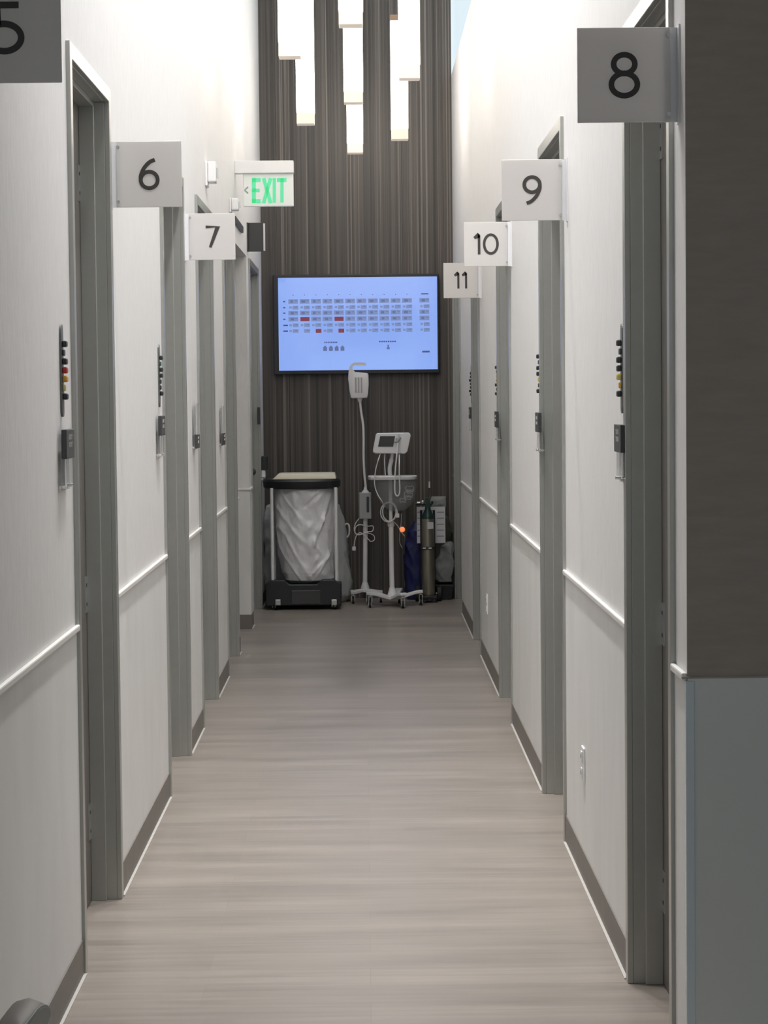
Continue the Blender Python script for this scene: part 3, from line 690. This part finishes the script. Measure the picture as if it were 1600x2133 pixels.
MB().lathe([(.030, 0), (.026, .010), (.014, .022), (.011, .045)], (xb+.002, YX, zbx1)).build('neck_collar', 'white', t, smooth=True)
G = [at(px, py, YX) for px, py in ((762, 1015), (759, 985), (757.5, 950), (757.5, 915), (756.5, 885), (753, 862), (751, 845), (750, 832))]
MB().tube(smooth_path(G), .0095, 12).build('gooseneck', 'white', t, smooth=True)
Hd = lambda px, py, dy=0: at(px, py, YX+dy)
hd = MB(); rs = []
for dy, k in ((-.045, .86), (-.040, .97), (-.02, 1), (.03, 1), (.042, .9)):
    base_px = [(725, 789), (726.5, 800), (728, 815), (731, 829), (734, 830), (765, 829), (767, 822), (768.5, 800), (767.5, 780), (765, 777), (740, 775), (735, 771), (733.5, 766), (735, 762), (739, 760), (760, 761.5), (763, 759), (761, 755.5), (738, 755), (731.5, 759), (727.5, 766), (726, 775)]
    mx, my = 747, 800
    rs.append([Hd(mx+(a-mx)*(1 if c < 770 else k), my+(c-my)*(1 if c < 772 else k), dy*(1 if c > 771 else .45)) for a, c in base_px])
hd.rings(rs); hd.build('lamp_head', 'offwhite', t, smooth=True)
b = MB()
for px in (741, 747, 753): a, c = Hd(px, 786, -.047), Hd(px, 818, -.047); b.box(a.x-.006, a.x+.006, YX-.049, YX-.043, c.z, a.z)
b.build('lens_ribs', 'grey', t, bevel=.002)
MB().tube([Hd(749.5, 829), Hd(749.7, 833), Hd(750, 838)], [.024, .018, .012], 14).build('head_collar', 'offwhite', t, smooth=True)
q = lambda px, py, dy=-.03: at(px, py, YX+dy)
cord = MB().tube(smooth_path([q(748, 1080, 0), q(741, 1090), q(738, 1102), q(742, 1112), q(752, 1113), q(765, 1108), q(776, 1106), q(777, 1096), q(765, 1096), q(750, 1093), q(741, 1098), q(740, 1110), q(748, 1114), q(764, 1110), q(778, 1115), q(780, 1124), q(773, 1128), q(766, 1122), q(752, 1110), q(743, 1115), q(739, 1128), q(737.5, 1138)]), .0038, 8).build('power_cord', 'offwhite', t, smooth=True)
a = q(737.5, 1142); MB().box(a.x-.014, a.x+.014, a.y-.010, a.y+.010, a.z-.018, a.z+.014).build('plug', 'white', cord, bevel=.004)

# ------------------------------------------------------------------ vital signs monitor on a stand
YM = 16.88
pm = at(817, 1235, YM); xm = pm.x
t = thing('vitals_monitor', (xm, YM, 0), 'white vital signs monitor on rolling pole stand with basket', 'medical monitor')
star_base(t, xm, YM, .235, (3, 75, 147, 219, 291), .058, .108, .082, .03)
MB().lathe([(.030, .045), (.038, .06), (.036, .085), (.026, .12), (.0225, .14)], (xm, YM, 0)).build('hub', 'white', t, smooth=True)
zp1 = at(812, 1092, YM).z; ztop = at(813, 992, YM).z
MB().tube([(xm, YM, .12), (xm-.004, YM, zp1)], .0195, 18).build('pole', 'white', t, smooth=True)
MB().lathe([(.020, -.02), (.026, -.012), (.026, .010), (.018, .022)], (xm-.004, YM, zp1)).build('pole_collar', 'white', t, smooth=True)
MB().tube([(xm-.004, YM, zp1+.015), (xm-.006, YM, ztop+.004)], .0145, 16).build('upper_pole', 'offwhite', t, smooth=True)
MB().tube(smooth_path([(xm-.006, YM, ztop), at(812, 975, YM), at(816, 955, YM), at(818, 938, YM)]), [.017]*16+[.013]*9, 12).build('monitor_arm', 'white', t, smooth=True)
a, c = at(766, 991, YM), at(869, 998, YM)
MB().rings([oval((a.x+c.x)/2, YM, z, (c.x-a.x)/2-i, .13-i, 40, 3.4) for z, i in ((c.z, .004), (c.z+.006, 0), (a.z-.004, 0), (a.z, .005))]).build('tray', 'white', t, smooth=True)
bk = MB(); bs = []
for py, l, r, ry in ((998, 779, 868, .11), (1015, 780, 868, .108), (1035, 785, 865, .10), (1050, 795, 858, .085), (1060, 805, 848, .06), (1064, 815, 840, .03)):
    p, q_ = at(l, py, YM), at(r, py, YM); bs.append(oval((p.x+q_.x)/2, YM, p.z, (q_.x-p.x)/2, ry, 40, 2.6))
bk.rings(bs[::-1], cap=True); bk.build('basket', 'wire', t, smooth=True)
cuff = MB()
for k in range(5):
    rr = random.uniform(.02, .032); u = at(847+random.uniform(-8, 10), 1018+k*6, YM-.03+k*.012)
    cuff.tube([(u.x+math.cos(v)*rr, u.y+math.sin(v)*.03, u.z+math.sin(v)*rr*.7+.006*math.sin(3*v)) for v in [i*2*math.pi/20 for i in range(20)]], .004, 6, closed=True)
cuff.build('coiled_leads', 'offwhite', t, smooth=True)
# tilted monitor housing
mc = at(816.5, 923, YM-.05); tilt = Matrix.Rotation(math.radians(16), 3, 'Y') if False else Matrix.Identity(3)
YF = YM-.09
rs = []
outl = [(786, 902), (846, 901), (849, 903), (849, 908), (840, 941), (836, 945), (782, 945), (777, 942), (777, 936), (783, 905)]
mx, my = 815, 923
for dy, k, sx in ((0, .95, 0), (.010, 1, 0), (.06, 1, 0), (.12, .97, 3), (.15, .90, 5)):
    rs.append([at(mx+(u-mx)*k+sx, my+(v-my)*k, YF+dy) for u, v in outl])
mon = MB().rings(rs).build('monitor_housing', 'white', t, bevel=.003)
e = [(840, 901), (852, 901), (856, 906), (855, 912), (849, 940), (844, 945), (836, 945), (836, 941)]
MB().rings([[at(u, v, YF-.002) for u, v in e], [at(u, v, YF+.14) for u, v in e]]).build('printer_side', 'offwhite', mon, bevel=.006)
sc = [(792, 908.5), (823, 908.5), (819, 930.5), (787.5, 930.5)]
MB().rings([[at(u, v, YF-.003) for u, v in sc], [at(u, v, YF+.004) for u, v in sc]]).build('monitor_display', 'dark', mon)
b = MB(); u = at(829, 915, YF-.02)
b.ball(u, .014, (1, .7, 1.2)).tube([at(831, 905, YF-.012), at(833, 912, YF-.03), at(828, 920, YF-.03), at(822, 921, YF-.02)], [.006, .010, .010, .006]).build('probe', 'grey', mon, smooth=True)
q = lambda px, py, dy=-.15: at(px, py, YM+dy)
b = MB().tube(smooth_path([q(829, 922, -.12), q(826.5, 950), q(824, 975), q(822.5, 1005), q(823, 1026), q(827, 1033), q(831.5, 1030), q(833, 1018), q(832, 990), q(832, 965), q(832, 945, -.06)]), .0058, 10)
b.build('coiled_hose', 'offwhite', t, smooth=True)
MB().tube(smooth_path([q(793, 944, -.03), q(789, 955), q(784, 972), q(781, 990), q(780.5, 1010), q(786, 1028), q(796, 1045), q(802, 1056, -.04)]), .004, 8).tube(smooth_path([q(802, 944, -.03), q(801, 960, -.06), q(802, 978, -.06), q(803, 992, -.03)]), .004, 8).build('cable', 'offwhite', t, smooth=True)
ring = [at(812+15*math.cos(v), 1066+20*math.sin(v), YM-.035) for v in [i*2*math.pi/28 for i in range(28)]]
ring2 = [at(809+16*math.cos(v), 1067+20*math.sin(v), YM-.05) for v in [i*2*math.pi/28 for i in range(28)]]
cd = MB().tube(ring, .0048, 8, closed=True).tube(ring2, .0048, 8, closed=True).tube(smooth_path([q(818, 1050, -.05), q(825, 1058, -.05), q(828, 1070, -.055)]), .006, 8).build('power_cord', 'offwhite', t, smooth=True)
a = q(828, 1074, -.055); MB().box(a.x-.014, a.x+.014, a.y-.012, a.y+.012, a.z-.016, a.z+.016).build('plug', 'white', cd, bevel=.004)
sn = MB().tube(smooth_path([q(820, 1086, -.03), q(829, 1096, -.04), q(836, 1108, -.04), q(843, 1117, -.04)]), .0038, 8).tube(smooth_path([q(836, 1070, -.03), q(835.5, 1090, -.04), q(833, 1112, -.04), q(833, 1130, -.04), q(838, 1142, -.04)]), .0025, 8).build('sensor_lead', 'grey', t, smooth=True)
MB().ball(q(838, 1103, -.045), .021).build('glowing_sensor', 'glow_orange', sn, smooth=True)

# ------------------------------------------------------------------ oxygen cylinder, its cart, sheet and bags
YO = 17.14
xo = at(892, 1150, YO).x; R_ = .0495
zc0 = at(892, 1240, YO-.05).z; zc1 = at(892, 1080, YO).z
t = thing('cylinder_cart', (xo, YO+.12, 0), 'low black cart carrying the oxygen cylinder', 'cart')
MB().box(xo-.065, xo+.065, YO-.06, YO+.09, zc0-.028, zc0-.003).build('foot_plate', 'black', t, bevel=.004)
MB().tube([(xo-.05, YO+.085, zc0-.02), (xo-.05, YO+.085, zc1+.06), (xo+.05, YO+.085, zc1+.06), (xo+.05, YO+.085, zc0-.02)], .009).build('upright', 'black', t, smooth=True)
for s in (-1, 1):
    MB().cyl((xo+s*.085-.015, YO+.10, .06), (xo+s*.085+.015, YO+.10, .06), .06, seg=24).build('wheel', 'rubber', t, smooth=True)
MB().cyl((xo-.1, YO+.10, .06), (xo+.1, YO+.10, .06), .008, seg=10).build('axle', 'steel', t)
MB().box(xo-.05, xo-.03, YO-.05, YO-.03, 0, zc0-.028).box(xo+.03, xo+.05, YO-.05, YO-.03, 0, zc0-.028).build('front_foot', 'black', t)
t = thing('oxygen_cylinder', (xo, YO, zc0), 'slim aluminium oxygen cylinder with dark green shoulder', 'gas cylinder')
MB().lathe([(R_*.9, 0), (R_, .008), (R_, zc1-zc0)], (xo, YO, zc0-.002), 32).build('cylinder_body', 'cylinder', t, smooth=True)
zs = at(892, 1060, YO).z
MB().lathe([(R_+.0004, zc1-zc0-.002), (R_*.98, zc1-zc0+.012), (R_*.8, zc1-zc0+.035), (R_*.45, zs-zc0), (R_*.42, zs-zc0+.02)], (xo, YO, zc0), 32).build('shoulder', 'green', t, smooth=True)
zv = at(892, 1036, YO).z
vl = MB().box(xo-.020, xo+.016, YO-.020, YO+.020, zs+.012, zv).tube([(xo+.012, YO, zs+.03), (xo+.034, YO, zs+.04), (xo+.036, YO, zs+.06)], .009).build('valve', 'green', t, bevel=.004)
a = at(869, 1047, YO-.03); c = at(881, 1046, YO-.03)
rg = MB().cyl((xo-.018, YO-.015, c.z-.014), (a.x-.01, YO-.015, c.z-.014), .011, seg=14).build('regulator', 'green', vl, smooth=True)
MB().ball((c.x, YO-.03, c.z), .016, (1, .7, 1)).cyl((a.x, YO-.03, a.z), (a.x+.022, YO-.03, a.z), .008).build('gauge', 'chrome', rg, smooth=True)
p = at(894.5, 1003, YO); p2 = at(894.5, 1016, YO); p3 = at(893, 1036, YO)
MB().cyl((p3.x, YO, p3.z), (p2.x, YO, p2.z), .005, seg=8).build('valve_stem', 'dark', vl)
MB().cyl((p2.x, YO, p2.z), (p.x, YO, p.z), .006, seg=10).build('stem_tip', 'white', vl)
zb_ = at(892, 1142, YO-.05).z
MB().lathe([(R_+.001, -.012), (R_+.004, -.010), (R_+.004, .010), (R_+.001, .012)], (xo, YO, zb_), 32).build('strap', 'dark', t, smooth=True)
b = MB()
for px in (884, 896): a = at(px, 1142, YO-.055); b.box(a.x-.012, a.x+.012, YO-.0575, YO-.047, a.z-.005, a.z+.005)
b.build('strap_mark', 'paper', t)
b = MB(); a = at(898, 1095, YO)
for k in range(7):
    an = math.radians(-92+k*8); b.box(xo+math.cos(an)*R_+.001-.004, xo+math.cos(an)*R_+.001+.004, YO+math.sin(an)*R_-.0015, YO+math.sin(an)*R_+.0015, a.z-.022, a.z+.03)
b.build('label_sticker', 'paper', t)
ys = YO+.10
a, c = at(868, 1056, ys), at(928, 1131, ys)
t = thing('instruction_sheet', ((a.x+c.x)/2, ys, c.z), 'white printed sheet hanging behind the oxygen cylinder', 'paper sheet')
MB().box(a.x, c.x, ys, ys+.004, c.z, a.z).build('sheet', 'paper', t)
b = MB()
for k in range(5):
    for l, r in ((869.5, 876), (910, 925)):
        u, v = at(l, 1066+k*12.5, ys), at(r, 1067.6+k*12.5, ys); b.box(u.x, v.x, ys-.0008, ys+.001, v.z, u.z)
b.build('print_lines', 'ink', t)
yb = 17.42
def sk2(py, l, r, ry, y): a, c = at(l, py, y), at(r, py, y); return (a.z, (a.x+c.x)/2, y, (c.x-a.x)/2, ry)
o = sack([sk2(1258, 852, 882, .06, yb), sk2(1235, 846, 886, .08, yb), sk2(1180, 843, 886, .085, yb), sk2(1140, 843, 884, .085, yb), sk2(1105, 852, 880, .08, yb), sk2(1086, 862, 876, .03, yb)], n=48, m=40, amp=.016, seed=5)
lowest = min(v.co.z for v in o.bm.verts)
for v in o.bm.verts: v.co.z = max(v.co.z, .002)
tag(o.build('nylon_bag', 'navy', smooth=True), 'dark navy nylon bag slumped left of the oxygen cylinder', 'bag')
yp = 17.36
o = sack([sk2(1211, 914, 941, .03, yp), sk2(1195, 908, 944, .04, yp), sk2(1165, 908, 945, .045, yp), sk2(1142, 918, 944, .035, yp), sk2(1128, 930, 941, .015, yp)], n=48, m=36, amp=.022, seed=17)
crumple = o.build('plastic_bag', 'clearbag', smooth=True); tag(crumple, 'crumpled clear plastic bag low beside the last right door', 'plastic bag')
t = thing('storage_crate', (at(925, 1240, yb).x, yb, 0), 'black bin right of the oxygen cylinder under the clear bag', 'bin')
a, c = at(908, 1216, yb), at(944, 1216, yb)
bb_ = [[Vector((x, y, z)) for x, y in ((a.x+i, yb-.095+i), (c.x-i, yb-.095+i), (c.x-i, yb+.11-i), (a.x+i, yb+.11-i))] for z, i in ((.004, .014), (a.z, 0))]
MB().rings(bb_).build('bin_body', 'black', t, bevel=.004); MB().box(a.x-.004, c.x+.003, yb-.1, yb+.115, a.z-.02, a.z).build('bin_rim', 'black', t, bevel=.004)
yt = 17.495
o = sack([sk2(1200, 906, 943, .03, yt), sk2(1150, 905, 944, .03, yt), sk2(1110, 902, 940, .03, yt), sk2(1082, 901, 934, .03, yt), sk2(1074, 903, 930, .012, yt)], n=48, m=36, amp=.014, seed=23)
tag(o.build('garment_bag', 'olive', smooth=True), 'dark olive plastic bag hung on the wall behind the sheet', 'bag')
yy = 17.525
o = sack([sk2(1060, 900, 927, .018, yy), sk2(1050, 899, 927, .026, yy), sk2(1042, 897, 928, .024, yy), sk2(1034, 899, 929, .012, yy)], n=48, m=20, amp=.016, seed=29)
tag(o.build('plastic_bag', 'clearbag', smooth=True), 'small crumpled clear bag above the printed sheet', 'plastic bag')

# ------------------------------------------------------------------ moulded chair in the lobby corner
YC = 2.9
def chair_pt(px, py, k=4.0): return at(px, py, YC+(px-75)/1586*k)
edge = [(84, 2700), (85, 2300), (88, 2160), (93, 2133), (98, 2119), (101.5, 2109), (101, 2101), (97, 2095.5), (91, 2093.5), (84, 2095.5), (76, 2102), (66, 2115), (53, 2133), (44, 2155), (38, 2200), (35, 2300), (34, 2700)]
face = [chair_pt(*e) for e in edge]
ex = Vector((-.040, .028, 0))
t = thing('lobby_chair', (face[0].x-.15, YC, 0), 'taupe padded chair arm poking into the bottom left corner', 'chair')
zmin = min(p.z for p in face)
MB().rings([face, [p+ex*.12+Vector((0, 0, .003)) for p in face], [p+ex*.55+Vector((0, 0, .006)) for p in face], [p+ex*.9 for p in face], [p+ex*1.08-Vector((0, 0, .014)) for p in face], [p+ex*1.12-Vector((0, 0, .04)) for p in face]]).build('arm_pad', 'chair', t, smooth=True)
mid = sum(face, Vector())/len(face); nf = -ex.normalized()
ctr_ = Vector((face[8].x, face[8].y, face[8].z-.1))
MB().rings([[p+nf*.001 for p in face], [p+(ctr_-p)*.03+nf*.004 for p in face]]).build('end_panel', 'chair_edge', t)
MB().tube([p+nf*.001 for p in face[3:15]], .0016, 8).build('piping', 'offwhite', t, smooth=True)
bx, by = face[0].x, YC
MB().box(bx-.60, bx-.06, by-.28, by+.28, .40, .47).build('seat', 'chair', t, bevel=.02)
MB().box(bx-.62, bx-.54, by-.28, by+.28, .471, .76).build('backrest', 'chair', t, bevel=.02)
MB().box(bx-.08, bx-.02, by-.03, by+.08, .36, zmin+.002).build('arm_post', 'steel', t)
for dx in (-.57, -.08):
    for dy in (-.25, .25): MB().cyl((bx+dx, by+dy, 0), (bx+dx, by+dy, .41), .014).build('leg', 'steel', t, smooth=True)
